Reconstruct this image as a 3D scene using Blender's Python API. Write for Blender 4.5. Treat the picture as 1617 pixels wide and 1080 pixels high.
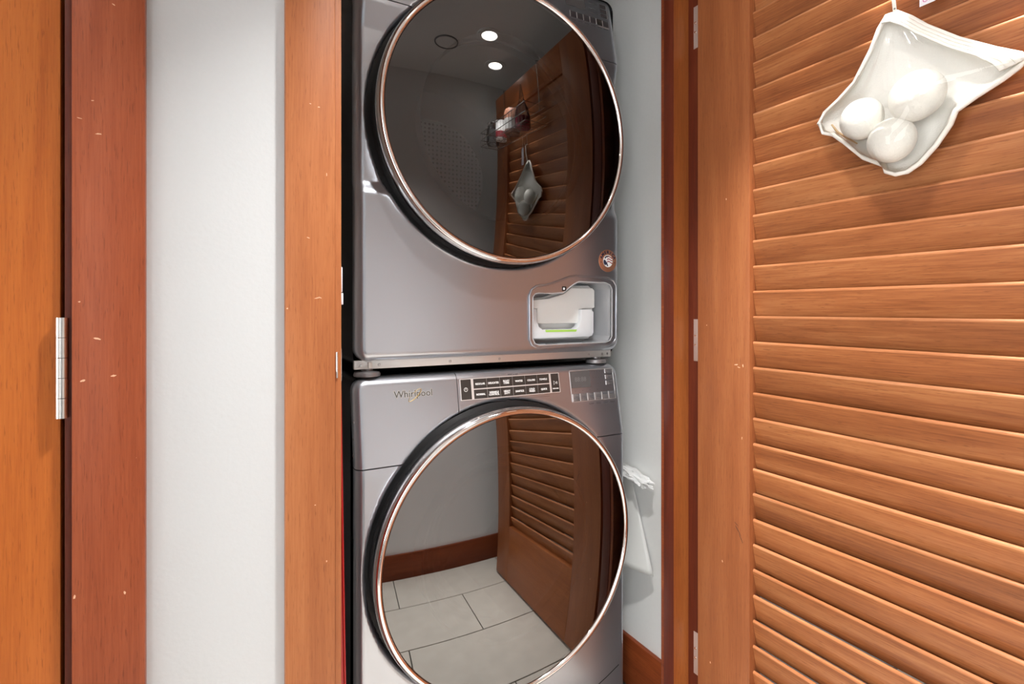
import bpy, bmesh, math, random
from mathutils import Matrix, Vector, noise
random.seed(7)
R = math.radians
sc = bpy.context.scene
for o in list(bpy.data.objects): bpy.data.objects.remove(o)
COL = sc.collection

# ------------------------------------------------------------------ camera, world, light, exposure
FPX = 850.0; YAW = math.atan(467 / FPX)
cam = bpy.data.cameras.new('camera'); camo = bpy.data.objects.new('camera', cam); COL.objects.link(camo)
cam.sensor_fit = 'HORIZONTAL'; cam.sensor_width = 36.0; cam.lens = 36.0 * FPX / 1617
cam.shift_x = 0.0; cam.shift_y = -(540 - 489) / 1617.0
cam.clip_start = 0.02
camo.location = (0, 0, 1.09); camo.rotation_euler = (R(90), 0, -YAW)
sc.camera = camo

w = bpy.data.worlds.new('world'); sc.world = w; w.use_nodes = True
w.node_tree.nodes['Background'].inputs[0].default_value = (0.96, 0.985, 1.0, 1)
w.node_tree.nodes['Background'].inputs[1].default_value = 9.0
sc.view_settings.view_transform = 'Standard'; sc.view_settings.look = 'None'
sc.view_settings.gamma = 1.0; sc.view_settings.use_curve_mapping = False
sc.view_settings.exposure = -0.3
CAN_W = 9.0                       # watts of each recessed ceiling can

# ------------------------------------------------------------------ helpers
WM = {}
def link(o, parent=None, M=None):
    COL.objects.link(o)
    M = M if M is not None else Matrix.Identity(4)
    o.matrix_basis = M; WM[o.name] = M.copy()
    if parent is not None:
        o.parent = parent; o.matrix_parent_inverse = WM[parent.name].inverted()
    return o
def finish(me, mat, smooth=False, ang=35):
    if mat is not None: me.materials.append(mat)
    if smooth:
        for p in me.polygons: p.use_smooth = True
        me.set_sharp_from_angle(angle=R(ang))
def mesh(name, V, F, mat, parent=None, smooth=False, M=None, ang=35):
    me = bpy.data.meshes.new(name); me.from_pydata([tuple(v) for v in V], [], F); me.update()
    finish(me, mat, smooth, ang)
    return link(bpy.data.objects.new(name, me), parent, M)
def bm_obj(name, bm, mat, parent=None, smooth=False, M=None, ang=35):
    me = bpy.data.meshes.new(name); bm.normal_update(); bm.to_mesh(me); bm.free()
    finish(me, mat, smooth, ang)
    return link(bpy.data.objects.new(name, me), parent, M)
def box(name, x0, x1, y0, y1, z0, z1, mat, parent=None, bev=0.0, M=None, seg=2):
    bm = bmesh.new()
    bmesh.ops.create_cube(bm, size=1.0)
    for v in bm.verts:
        v.co = ((x0 + x1) / 2 + v.co.x * (x1 - x0), (y0 + y1) / 2 + v.co.y * (y1 - y0), (z0 + z1) / 2 + v.co.z * (z1 - z0))
    if bev > 0: bmesh.ops.bevel(bm, geom=list(bm.edges), offset=bev, segments=seg, affect='EDGES', profile=0.5)
    return bm_obj(name, bm, mat, parent, bev > 0, M)
def plate(name, pts, h0, h1, mat, parent=None, M=None, bev=0.0):
    """prism of a 2D outline (local x,y) between local z h0 and h1"""
    bm = bmesh.new()
    vs = [bm.verts.new((p[0], p[1], h0)) for p in pts]
    f = bm.faces.new(vs); bm.normal_update()
    if f.normal.z > 0: f.normal_flip()
    r = bmesh.ops.extrude_face_region(bm, geom=[f])
    top = [g for g in r['geom'] if isinstance(g, bmesh.types.BMVert)]
    for v in top: v.co.z = h1
    bmesh.ops.recalc_face_normals(bm, faces=list(bm.faces))
    if bev > 0:
        ed = [e for e in bm.edges if all(abs(v.co.z - h1) < 1e-7 for v in e.verts)]
        bmesh.ops.bevel(bm, geom=ed, offset=bev, segments=2, affect='EDGES', profile=0.5)
    return bm_obj(name, bm, mat, parent, bev > 0, M)
def rect(x0, x1, y0, y1, r=0.0, n=4):
    if r <= 0: return [(x0, y0), (x1, y0), (x1, y1), (x0, y1)]
    P = []
    for cx, cy, a in ((x1 - r, y0 + r, -90), (x1 - r, y1 - r, 0), (x0 + r, y1 - r, 90), (x0 + r, y0 + r, 180)):
        for i in range(n + 1): P.append((cx + r * math.cos(R(a + 90 * i / n)), cy + r * math.sin(R(a + 90 * i / n))))
    return P
def frame2d(name, outer, inner, h0, h1, mat, parent=None, M=None):
    """closed band between two outlines with equal counts"""
    n = len(outer); V = []; F = []
    for P, h in ((outer, h0), (outer, h1), (inner, h1), (inner, h0)): V += [(p[0], p[1], h) for p in P]
    for k in range(4):
        for i in range(n):
            j = (i + 1) % n; a = k * n; b = ((k + 1) % 4) * n
            F.append((a + i, a + j, b + j, b + i))
    o = mesh(name, V, F, mat, parent, False, M); return o
def lathe(name, prof, mat, parent=None, M=None, seg=96, smooth=True, ang=40, a0=0, a1=360):
    """profile [(r,h)] turned about local z"""
    V = []; F = []; full = (a1 - a0) >= 360; n = seg if full else seg + 1
    for i in range(n):
        a = R(a0 + (a1 - a0) * i / seg)
        for r, h in prof: V.append((r * math.cos(a), r * math.sin(a), h))
    m = len(prof)
    for i in range(seg):
        j = (i + 1) % n
        for k in range(m - 1):
            F.append((i * m + k, j * m + k, j * m + k + 1, i * m + k + 1))
    o = mesh(name, V, F, mat, parent, False, M)
    bm = bmesh.new(); bm.from_mesh(o.data); bmesh.ops.remove_doubles(bm, verts=bm.verts, dist=1e-6)
    bmesh.ops.recalc_face_normals(bm, faces=list(bm.faces)); bm.to_mesh(o.data); bm.free()
    if smooth:
        for p in o.data.polygons: p.use_smooth = True
        o.data.set_sharp_from_angle(angle=R(ang))
    return o
def tube(name, pts, r, mat, parent=None, closed=False, seg=8, M=None):
    pts = [Vector(p) for p in pts]; n = len(pts); V = []; F = []
    for i, p in enumerate(pts):
        a = pts[(i - 1) % n] if (closed or i > 0) else p
        b = pts[(i + 1) % n] if (closed or i < n - 1) else p
        t = (b - a).normalized()
        u = t.cross(Vector((0.31, 0.17, 0.93))).normalized(); v = t.cross(u)
        rr = r[i] if isinstance(r, (list, tuple)) else r
        for k in range(seg):
            an = 2 * math.pi * k / seg
            V.append(p + (u * math.cos(an) + v * math.sin(an)) * rr)
    for i in range(n if closed else n - 1):
        j = (i + 1) % n
        for k in range(seg):
            F.append((i * seg + k, i * seg + (k + 1) % seg, j * seg + (k + 1) % seg, j * seg + k))
    if not closed: F += [tuple(range(seg))[::-1], tuple((n - 1) * seg + k for k in range(seg))]
    return mesh(name, V, F, mat, parent, True, M, 60)
def text(name, s, size, mat, parent, M, h=0.0003, off=0.0, ax='CENTER', sx=1.0):
    c = bpy.data.curves.new(name, 'FONT'); c.body = s; c.size = size; c.align_x = ax; c.align_y = 'CENTER'
    c.extrude = h; c.offset = off; c.resolution_u = 2; c.space_line = 0.82
    t = bpy.data.objects.new('tmp', c); me = bpy.data.meshes.new_from_object(t)
    bpy.data.objects.remove(t); bpy.data.curves.remove(c)
    me.name = name; me.materials.clear(); me.materials.append(mat)
    if sx != 1.0:
        for v in me.vertices: v.co.x *= sx
    return link(bpy.data.objects.new(name, me), parent, M)
def empty(name, loc, label=None, cat=None, group=None, kind=None):
    o = bpy.data.objects.new(name, None); o.empty_display_size = 0.05
    link(o, None, Matrix.Translation(loc)); return tag(o, label, cat, group, kind)
def tag(o, label=None, cat=None, group=None, kind=None):
    if label: o['label'] = label
    if cat: o['category'] = cat
    if group: o['group'] = group
    if kind: o['kind'] = kind
    return o
def dup(o, parent, M, name=None):
    c = o.copy(); c.parent = None; c.name = name or o.name.split('.')[0]
    return link(c, parent, M)
def T(x, y, z): return Matrix.Translation((x, y, z))
FRONT = Matrix(((1, 0, 0, 0), (0, 0, -1, 0), (0, 1, 0, 0), (0, 0, 0, 1)))     # local x,y,z -> world X, Z, -Y
def front(x, y, z): return T(x, y, z) @ FRONT
def tilted(x, y, z, deg):
    s, c = math.sin(R(deg)), math.cos(R(deg))
    return T(x, y, z) @ Matrix(((1, 0, 0, 0), (0, s, -c, 0), (0, c, s, 0), (0, 0, 0, 1)))
SIDE = Matrix(((0, 0, -1, 0), (-1, 0, 0, 0), (0, 1, 0, 0), (0, 0, 0, 1)))     # local x,y,z -> world -Y, Z, -X (faces left)

# ------------------------------------------------------------------ materials
def nodes(name):
    m = bpy.data.materials.new(name); m.use_nodes = True
    nt = m.node_tree; return m, nt, nt.nodes['Principled BSDF'], nt.nodes, nt.links
def plain(name, col, rough=0.5, metal=0.0, bump=0.0, bscale=300.0, spec=0.5, coat=0.0, var=0.0, sub=0.0):
    m, nt, b, N, L = nodes(name)
    b.inputs['Base Color'].default_value = (*col, 1); b.inputs['Roughness'].default_value = rough
    b.inputs['Metallic'].default_value = metal; b.inputs['Specular IOR Level'].default_value = spec
    b.inputs['Coat Weight'].default_value = coat; b.inputs['Coat Roughness'].default_value = 0.08
    if sub:
        b.inputs['Subsurface Weight'].default_value = sub; b.inputs['Subsurface Radius'].default_value = (.01, .01, .01)
    tc = N.new('ShaderNodeTexCoord'); nz = N.new('ShaderNodeTexNoise')
    nz.inputs['Scale'].default_value = bscale; nz.inputs['Detail'].default_value = 4
    L.new(tc.outputs['Object'], nz.inputs['Vector'])
    if bump:
        bp = N.new('ShaderNodeBump'); bp.inputs['Strength'].default_value = bump; bp.inputs['Distance'].default_value = 0.002
        L.new(nz.outputs['Fac'], bp.inputs['Height']); L.new(bp.outputs['Normal'], b.inputs['Normal'])
    mx = N.new('ShaderNodeMix'); mx.data_type = 'RGBA'
    v = var if var else 0.02
    mx.inputs['A'].default_value = (*[c * (1 - v) for c in col], 1); mx.inputs['B'].default_value = (*[min(1, c * (1 + v)) for c in col], 1)
    L.new(nz.outputs['Fac'], mx.inputs['Factor']); L.new(mx.outputs['Result'], b.inputs['Base Color'])
    return m
def wood(name, dark, mid, light, axis='Z', rough=0.42, chips=0.0, fine=1.0, coat=0.0):
    m, nt, b, N, L = nodes(name); b.inputs['Specular IOR Level'].default_value = .28
    dark, mid, light = [(c[0], c[1] * .93, c[2] * .72) for c in (dark, mid, light)]
    tc = N.new('ShaderNodeTexCoord'); oi = N.new('ShaderNodeObjectInfo')
    add = N.new('ShaderNodeVectorMath'); add.operation = 'ADD'
    sc_ = N.new('ShaderNodeVectorMath'); sc_.operation = 'SCALE'; sc_.inputs['Scale'].default_value = 37.0
    cmb = N.new('ShaderNodeCombineXYZ')
    for k in range(3): L.new(oi.outputs['Random'], cmb.inputs[k])
    L.new(cmb.outputs[0], sc_.inputs[0]); L.new(tc.outputs['Object'], add.inputs[0]); L.new(sc_.outputs[0], add.inputs[1])
    def nz(sl, sa, detail=4, dist=0.0, rgh=.55):
        mp = N.new('ShaderNodeMapping'); s = [sl * fine] * 3; s['XYZ'.index(axis)] = sa
        mp.inputs['Scale'].default_value = s; L.new(add.outputs[0], mp.inputs['Vector'])
        n = N.new('ShaderNodeTexNoise'); n.inputs['Scale'].default_value = 1.0; n.inputs['Detail'].default_value = detail
        n.inputs['Distortion'].default_value = dist; n.inputs['Roughness'].default_value = rgh
        L.new(mp.outputs[0], n.inputs['Vector']); return n.outputs['Fac']
    band = nz(22, 1.6, 3, 0.6); fibre = nz(420, 14, 3, 0.0); pore = nz(700, 45, 2)
    m1 = N.new('ShaderNodeMath'); m1.operation = 'MULTIPLY_ADD'; m1.inputs[1].default_value = 0.38
    L.new(fibre, m1.inputs[0])
    m0 = N.new('ShaderNodeMath'); m0.operation = 'MULTIPLY'; m0.inputs[1].default_value = 0.62; L.new(band, m0.inputs[0]); L.new(m0.outputs[0], m1.inputs[2])
    cr = N.new('ShaderNodeValToRGB'); e = cr.color_ramp.elements
    e[0].position = .33; e[0].color = (*dark, 1); e[1].position = .68; e[1].color = (*light, 1)
    k = e.new(.5); k.color = (*mid, 1); L.new(m1.outputs[0], cr.inputs['Fac'])
    # dark pores
    pr = N.new('ShaderNodeMapRange'); pr.inputs['From Min'].default_value = .60; pr.inputs['From Max'].default_value = .72
    pr.inputs['To Min'].default_value = 0; pr.inputs['To Max'].default_value = .55; L.new(pore, pr.inputs['Value'])
    mx = N.new('ShaderNodeMix'); mx.data_type = 'RGBA'; mx.inputs['B'].default_value = (*[c * .6 for c in dark], 1)
    L.new(pr.outputs[0], mx.inputs['Factor']); L.new(cr.outputs['Color'], mx.inputs['A'])
    # board to board difference
    hs = N.new('ShaderNodeHueSaturation'); mr = N.new('ShaderNodeMapRange')
    mr.inputs['To Min'].default_value = .88; mr.inputs['To Max'].default_value = 1.12
    L.new(oi.outputs['Random'], mr.inputs['Value']); L.new(mr.outputs[0], hs.inputs['Value']); L.new(mx.outputs['Result'], hs.inputs['Color'])
    out = hs.outputs['Color']
    if chips:
        mp = N.new('ShaderNodeMapping'); mp.inputs['Scale'].default_value = (55, 55, 42); mp.inputs['Rotation'].default_value = (.4, .7, .3)
        L.new(add.outputs[0], mp.inputs['Vector'])
        n = N.new('ShaderNodeTexNoise'); n.inputs['Scale'].default_value = 1; n.inputs['Detail'].default_value = 5; n.inputs['Roughness'].default_value = .62
        L.new(mp.outputs[0], n.inputs['Vector'])
        r2 = N.new('ShaderNodeMapRange'); r2.inputs['From Min'].default_value = .80 - .06 * chips; r2.inputs['From Max'].default_value = .82 - .06 * chips
        L.new(n.outputs['Fac'], r2.inputs['Value'])
        mc = N.new('ShaderNodeMix'); mc.data_type = 'RGBA'; mc.inputs['B'].default_value = (.72, .44, .28, 1)
        L.new(r2.outputs[0], mc.inputs['Factor']); L.new(out, mc.inputs['A']); out = mc.outputs['Result']
    L.new(out, b.inputs['Base Color'])
    bp = N.new('ShaderNodeBump'); bp.inputs['Strength'].default_value = .12; bp.inputs['Distance'].default_value = .001
    L.new(fibre, bp.inputs['Height']); L.new(bp.outputs['Normal'], b.inputs['Normal'])
    b.inputs['Roughness'].default_value = rough; b.inputs['Coat Weight'].default_value = coat; b.inputs['Coat Roughness'].default_value = .25
    return m
def glass(name, tint, ior, rough=0.0, refl=(1, 1, 1)):
    m = bpy.data.materials.new(name); m.use_nodes = True; nt = m.node_tree; N = nt.nodes; L = nt.links
    N.remove(N['Principled BSDF'])
    tr = N.new('ShaderNodeBsdfTransparent'); tr.inputs[0].default_value = (*tint, 1)
    gl = N.new('ShaderNodeBsdfGlossy'); gl.inputs['Roughness'].default_value = rough; gl.inputs['Color'].default_value = (*refl, 1)
    fr = N.new('ShaderNodeFresnel'); fr.inputs['IOR'].default_value = ior
    mx = N.new('ShaderNodeMixShader'); L.new(fr.outputs[0], mx.inputs[0]); L.new(tr.outputs[0], mx.inputs[1]); L.new(gl.outputs[0], mx.inputs[2])
    L.new(mx.outputs[0], N['Material Output'].inputs['Surface']); return m
def emit(name, col, s):
    m = bpy.data.materials.new(name); m.use_nodes = True; nt = m.node_tree; N = nt.nodes
    N.remove(N['Principled BSDF']); e = N.new('ShaderNodeEmission'); e.inputs[0].default_value = (*col, 1); e.inputs[1].default_value = s
    nt.links.new(e.outputs[0], N['Material Output'].inputs['Surface']); return m

M_wall = plain('dimmed_wall_paint', (.555, .568, .575), .55, bump=.10, bscale=160)  # white hall paint, darkened to offset the strong light on the strip
M_wallb = plain('lightened_back_wall_paint', (.82, .82, .81), .5, bump=.06, bscale=120)  # same hall paint, lightened so its mirrored image looks brighter lit
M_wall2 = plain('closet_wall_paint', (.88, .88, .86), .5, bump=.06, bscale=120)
M_ceil = plain('ceiling_paint', (.80, .79, .77), .7, bump=.08, bscale=90)
M_tile = plain('floor_tile_stone', (.62, .575, .51), .5, bump=.05, bscale=14, var=.14)
M_grout = plain('tile_grout', (.16, .15, .14), .8)
W_doorL = wood('door_wood_orange', (.42, .112, .024), (.52, .155, .036), (.59, .195, .050), 'Z', .4, .3)
W_casL = wood('casing_wood_red', (.20, .045, .020), (.27, .067, .031), (.33, .092, .046), 'Z', .36, .95)
W_casR = wood('casing_wood_pale', (.30, .100, .042), (.38, .138, .060), (.45, .180, .084), 'Z', .45, .6)
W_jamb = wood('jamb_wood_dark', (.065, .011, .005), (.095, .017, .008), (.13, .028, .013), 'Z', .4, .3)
W_stop = wood('stop_wood_orange', (.21, .060, .018), (.28, .087, .027), (.33, .11, .036), 'Z', .4, .1)
W_stile = wood('louvre_stile_wood', (.20, .064, .027), (.26, .088, .038), (.31, .118, .053), 'Z', .42, .4, 1.0)
W_slat = wood('louvre_slat_wood', (.180, .058, .024), (.300, .110, .047), (.42, .182, .087), 'Y', .38, .35, 1.0)
W_nose = wood('pale_slat_edge_wood', (.31, .112, .050), (.43, .180, .095), (.55, .27, .165), 'Y', .36, 1.0)  # paler wood for the rounded top edges of the slats
W_base = wood('baseboard_wood', (.14, .03, .010), (.22, .050, .018), (.30, .085, .03), 'Y', .4, .7)
W_baseX = wood('baseboard_wood_long', (.14, .03, .010), (.20, .046, .018), (.27, .075, .03), 'X', .4, .3)
M_steel = plain('satin_steel', (.72, .70, .68), .34, .75)
M_barrel = plain('brushed_nickel', (.66, .63, .60), .25, 1.0)
M_chrome = plain('polished_chrome', (.86, .84, .83), .06, 1.0)
M_silver = plain('metallic_grey_enamel', (.47, .492, .535), .28, .90, bump=.02, bscale=1500, coat=.25)
M_black = plain('black_cabinet_enamel', (.012, .012, .013), .22, .0, bump=.12, bscale=900, coat=.4)
M_blackp = plain('black_plastic', (.008, .008, .009), .38)
M_rubber_shade = plain('black_rubber_and_shade', (.006, .006, .007), .5)  # rubber of the bellows, also the painted shade round the doors
M_annul = plain('smoked_plastic', (.02, .02, .021), .12)
M_drum = plain('brushed_drum_metal', (.32, .33, .34), .32, .9)
M_drumd = plain('dark_drum', (.10, .10, .105), .35, .6)
M_glass = glass('smoked_mirror_glass', (.17, .17, .18), 2.5)
M_glassd = glass('smoked_dryer_glass', (.22, .22, .23), 1.95)
M_bowl = glass('clear_bowl_glass', (.85, .86, .87), 1.5)
M_vinyl = glass('clear_vinyl', (.97, .97, .96), 1.28, .045)
M_btn = plain('dark_button_plastic', (.035, .030, .027), .3)
M_trim = plain('pale_metal_trim', (.70, .66, .64), .3, .35)
M_white = plain('white_print', (.85, .85, .84), .5)
M_greyprint = plain('grey_print', (.10, .10, .11), .5)
M_palepr = plain('pale_print', (.72, .70, .66), .35, .5)
M_gold = plain('gold_swoosh', (.80, .60, .25), .3, .8)
M_screen = plain('display_window', (.10, .095, .095), .22, 0)
M_key = plain('key_plastic', (.25, .24, .245), .35, .6)
M_pock = plain('grey_pocket_plastic', (.50, .51, .53), .35, .3)
M_wplas = plain('white_plastic', (.80, .80, .78), .38)
M_wplas2 = plain('cool_white_plastic', (.72, .74, .76), .36)
M_green = plain('lime_plastic', (.42, .72, .12), .45)
M_copper = plain('copper_badge', (.55, .25, .15), .35, .7)
M_navy = plain('navy_print', (.015, .018, .05), .5)
M_redpr = plain('dark_red_print', (.30, .02, .03), .5)
M_red = plain('red_enamel', (.42, .010, .010), .35)
M_cloth = plain('cream_cloth', (.80, .765, .70), .85, bump=.25, bscale=700)
M_clothb = plain('white_mesh_cloth', (.86, .84, .80), .9, bump=.3, bscale=500)
M_wool = plain('white_wool_felt', (.80, .775, .72), .95, bump=.5, bscale=260, var=.05)
M_sheet = plain('grey_plastic_sheet', (.62, .62, .60), .35)
M_wrap = plain('crumpled_white_wrap', (.86, .86, .85), .3)
M_wire = plain('chromed_wire', (.7, .7, .7), .2, 1.0)
M_pink = plain('pink_plastic', (.75, .07, .16), .25)
M_clear = glass('clear_bottle_plastic', (.82, .84, .85), 1.5)
M_amber = plain('brown_label', (.35, .15, .09), .4)
M_yellow = plain('yellow_label', (.75, .62, .18), .4)
M_tagp = plain('paper_tag', (.82, .80, .84), .6)
M_tagt = plain('pink_tag_print', (.60, .10, .35), .6)
M_lamp = emit('lamp_glow', (1.0, .93, .84), 30.0)
M_screw = plain('screw_metal', (.55, .55, .55), .3, 1.0)
M_strk = plain('white_strike_plastic', (.80, .78, .84), .4)
# perforated plate of the dryer drum
M_perf, nt, b, N, L = nodes('perforated_plate')
tc = N.new('ShaderNodeTexCoord'); vo = N.new('ShaderNodeTexVoronoi'); vo.inputs['Scale'].default_value = 75; vo.inputs['Randomness'].default_value = .15
mr = N.new('ShaderNodeMapRange'); mr.inputs['From Min'].default_value = .28; mr.inputs['From Max'].default_value = .34
mr.inputs['To Min'].default_value = 0; mr.inputs['To Max'].default_value = 1
mx = N.new('ShaderNodeMix'); mx.data_type = 'RGBA'; mx.inputs['A'].default_value = (.02, .02, .02, 1); mx.inputs['B'].default_value = (.55, .55, .55, 1)
L.new(tc.outputs['Object'], vo.inputs['Vector']); L.new(vo.outputs['Distance'], mr.inputs['Value'])
L.new(mr.outputs[0], mx.inputs['Factor']); L.new(mx.outputs['Result'], b.inputs['Base Color']); b.inputs['Roughness'].default_value = .4; b.inputs['Metallic'].default_value = .6

# ------------------------------------------------------------------ key dimensions (metres; camera stands at x=0, y=0)
YW = 0.888          # hall face of the closet wall
YC = 0.870          # face of the casings
XJL, XJR = 0.1735, 0.985   # closet opening between the jambs
HZ = 1.99           # head height of the opening
YB = -0.11          # opposite hall wall; the camera stands in a doorway of that wall
XO0, XO1 = -.58, .335  # that doorway
YR = -2.3           # far side of the added room, left part open for world light
ZC = 2.165           # ceiling
XCW = 1.06          # right wall of the closet
XA, XB = -3.2, 2.3  # ends of the hall; left end is open, added to let world light in

# ------------------------------------------------------------------ the room
fl = box('floor', XA, XB, YR, 2.05, -.06, -.012, M_grout); tag(fl, 'grey-beige stone tile floor of the hall, seen mirrored in the washer door', 'floor', kind='structure')
tw, th, g = .605, .302, .004
first = None; k = 0
for r in range(4):
    for c in range(-2, 8):
        x0 = -1.25 + c * tw + (r % 2) * tw * .5 - .13; y0 = YB + .002 + r * th
        if y0 + th > .875 + .3: continue
        x1 = min(x0 + tw - g, XB); y1 = min(y0 + th - g, .868)
        if x1 < XA + .1 or x0 > XB - .3 or y1 - y0 < .02: continue
        if first is None or (y1 - y0) < th - g - .001 or (x1 - x0) < tw - g - .001:
            t = box('tile', 0, x1 - x0, 0, y1 - y0, -.012, 0, M_tile, fl, .0012, T(x0, y0, 0), 1)
            if first is None: first = t
        else:
            t = dup(first, fl, T(x0, y0, 0), 'tile')
cl = box('ceiling', XA, XB, YR, 2.05, ZC, ZC + .06, M_ceil); tag(cl, 'white painted ceiling over the hall, mirrored in the dryer door', 'ceiling', kind='structure')
bm = bmesh.new()
def blk(x0, x1, y0, y1, z0, z1):
    r_ = bmesh.ops.create_cube(bm, size=1.0)
    for v in r_['verts']:
        v.co = ((x0 + x1) / 2 + v.co.x * (x1 - x0), (y0 + y1) / 2 + v.co.y * (y1 - y0), (z0 + z1) / 2 + v.co.z * (z1 - z0))
blk(XA, XO0, YB - .08, YB, -.012, ZC); blk(XO1, XB, YB - .08, YB, -.012, ZC); blk(XO0, XO1, YB - .08, YB, HZ, ZC)
wb = bm_obj('wall_back', bm, M_wallb); tag(wb, 'white hall wall opposite the closet, mirrored in the washer door', 'wall', kind='structure')
wr = box('added_room_wall', -1.2, XB, YR - .1, YR, -.012, ZC, M_wall); tag(wr, 'added unseen white wall behind the doorway, shaping the fill light', 'wall', kind='structure')  # unseen wall added to steer daylight away from the strip
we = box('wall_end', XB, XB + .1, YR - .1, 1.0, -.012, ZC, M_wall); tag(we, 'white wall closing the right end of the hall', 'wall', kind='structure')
bb = box('baseboard_back', XO1 + .001, XB, YB, YB + .016, 0, .14, W_baseX, None, .002); tag(bb, 'dark wooden baseboard along the opposite hall wall', 'baseboard', kind='structure')
# wall with the openings: one structure, built as blocks round the two doorways
bm = bmesh.new()
XDL = -.170         # right side of the left doorway
blk(XDL + .004, XJL - .028, YW, YW + .115, -.012, ZC)
blk(XJL - .028, XJR + .03, YW, YW + .115, HZ + .03, ZC)
blk(XJR + .03, XB, YW, YW + .115, -.012, ZC)
blk(XA, XDL - .83, YW, YW + .115, -.012, ZC)
blk(XDL - .83, XDL + .004, YW, YW + .115, HZ + .03, ZC)
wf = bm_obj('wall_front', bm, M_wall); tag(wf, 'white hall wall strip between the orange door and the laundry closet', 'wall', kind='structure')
wcr = box('wall_right', XCW, XCW + .1, YW + .117, 1.98, -.012, ZC, M_wall2); tag(wcr, 'pale grey-white closet wall to the right of the stacked machines', 'wall', kind='structure')
wcl = box('wall_left', .02, .12, YW + .117, 1.98, -.012, ZC, M_wall2); tag(wcl, 'closet wall hidden left of the stacked machines', 'wall', kind='structure')
wcb = box('wall_rear', .02, XCW + .1, 1.981, 2.05, -.012, ZC, M_wall2); tag(wcb, 'rear closet wall behind the stacked machines', 'wall', kind='structure')
bbr = box('baseboard_right', XCW - .014, XCW, YW + .117, 1.97, 0, .1405, W_base, None, .002); tag(bbr, 'reddish wooden baseboard inside the closet right of the washer', 'baseboard', kind='structure')
bbh = box('baseboard_hall', -.082, .089, YW - .016, YW, 0, .14, W_baseX, None, .002); tag(bbh, 'wooden baseboard below the white wall strip', 'baseboard', kind='structure')

# casings and jambs
def casing(name, x0, x1, mat, lab, z1=HZ + .010):
    o = box(name, x0, x1, YC, YW, 0, z1, mat, None, .0022); return tag(o, lab, 'door casing', kind='structure')
casing('trim_1', -.1616, -.0835, W_casL, 'reddish-brown wooden casing with pale chips right of the steel hinge')
casing('trim_2', .0908, .1632, W_casR, 'pale brown wooden casing at the left side of the closet opening')
casing('trim_3', XJR + .012, XJR + .085, W_casR, 'wooden casing at the right side of the closet, behind the louvred door')
hc = box('trim_4', .0908, XJR + .085, YC, YW, HZ + .011, HZ + .083, W_casR, None, .002); tag(hc, 'wooden head casing above the closet opening', 'door casing', kind='structure')
jl = empty('trim_5', (XJL, .94, 0), 'wooden left jamb edge of the closet opening beside the black machine side', 'door jamb', kind='structure')
box('jamb_board', XJL - .026, XJL, YC + .006, YW + .115, 0, HZ, W_casR, jl, .0012)
box('door_stop', XJL, XJL + .004, .922, .962, 0, HZ, W_jamb, jl, .001)
# strike plates on the left jamb edge
box('strike_plate', XJL - .0005, XJL + .0012, YC + .010, YC + .034, .977, 1.028, M_chrome, jl, .0004)
box('strike_lip', XJL - .0085, XJL - .0055, YC + .0035, YC + .012, .982, 1.024, M_chrome, jl, .0012)
a = box('latch_keeper', XJL, XJL + .0030, YC + .012, YC + .034, 1.118, 1.158, M_strk, jl, .001); a['label'] = 'white plastic latch keeper'
box('latch_keeper', XJL, XJL + .0042, YC + .012, YC + .034, 1.098, 1.1165, M_strk, jl, .001)
jr = empty('trim_6', (XJR, .94, 0), 'dark reddish right jamb of the closet with an orange-brown door stop', 'door jamb', kind='structure')
box('jamb_board', XJR, XJR + .028, YC + .012, YW + .115, 0, HZ, W_jamb, jr, .001)
box('door_stop', .9375, XJR, .9205, .9207, 0, HZ, W_stop, jr)
box('door_stop', .936, XJR, .9208, .952, 0, HZ, W_jamb, jr, .001)
box('stop_back', .9375, XJR, .952, .962, 0, HZ, W_base, jr, .0008)
hj = box('trim_7', XJL - .026, XJR + .028, YC + .012, YW + .115, HZ, HZ + .028, W_jamb); tag(hj, 'wooden head jamb of the closet opening', 'door jamb', kind='structure')
jd = box('trim_8', XDL - .0003, XDL + .0095, YC + .010, YW + .115, 0, HZ, W_jamb, None, .001); tag(jd, 'dark jamb sliver beside the left door hinge', 'door jamb', kind='structure')

M_chip = plain('bare_wood_chip', (.74, .42, .26), .7)
M_crack = plain('dark_crack', (.05, .018, .010), .7)
def chip(parent, M, L_, W_, rot, mat=M_chip, seed=0, nm='chip'):
    rg = random.Random(seed); n = 9
    plate(nm, [(L_ * math.cos(2 * math.pi * i / n) * rg.uniform(.6, 1.1), W_ * math.sin(2 * math.pi * i / n) * rg.uniform(.5, 1.1)) for i in range(n)], -.0003, .0002, mat, parent, M @ Matrix.Rotation(R(rot), 4, 'Z'))
tr1, tr2 = bpy.data.objects['trim_1'], bpy.data.objects['trim_2']
for i, (x, z, L_, W_, rt) in enumerate(((-.1352, 1.0526, .0042, .0016, -15), (-.1713 + .0, 1.0, .0, .0, 0), (-.1183, 1.0035, .0034, .0014, 12), (-.1335, 1.318, .0038, .0012, 5), (-.1500, .999, .0034, .0016, 30), (-.1535, 1.10, .0014, .0010, 0), (-.1060, .716, .0014, .0026, 10), (-.1585, .724, .0016, .0034, -10), (-.1530, 1.335, .0036, .0006, -10), (-.1400, 1.36, .0020, .0006, 5), (-.1180, 1.49, .0025, .0007, -30))):
    if L_: chip(tr1, front(x, YC, z), L_, W_, rt, seed=i)
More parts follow.
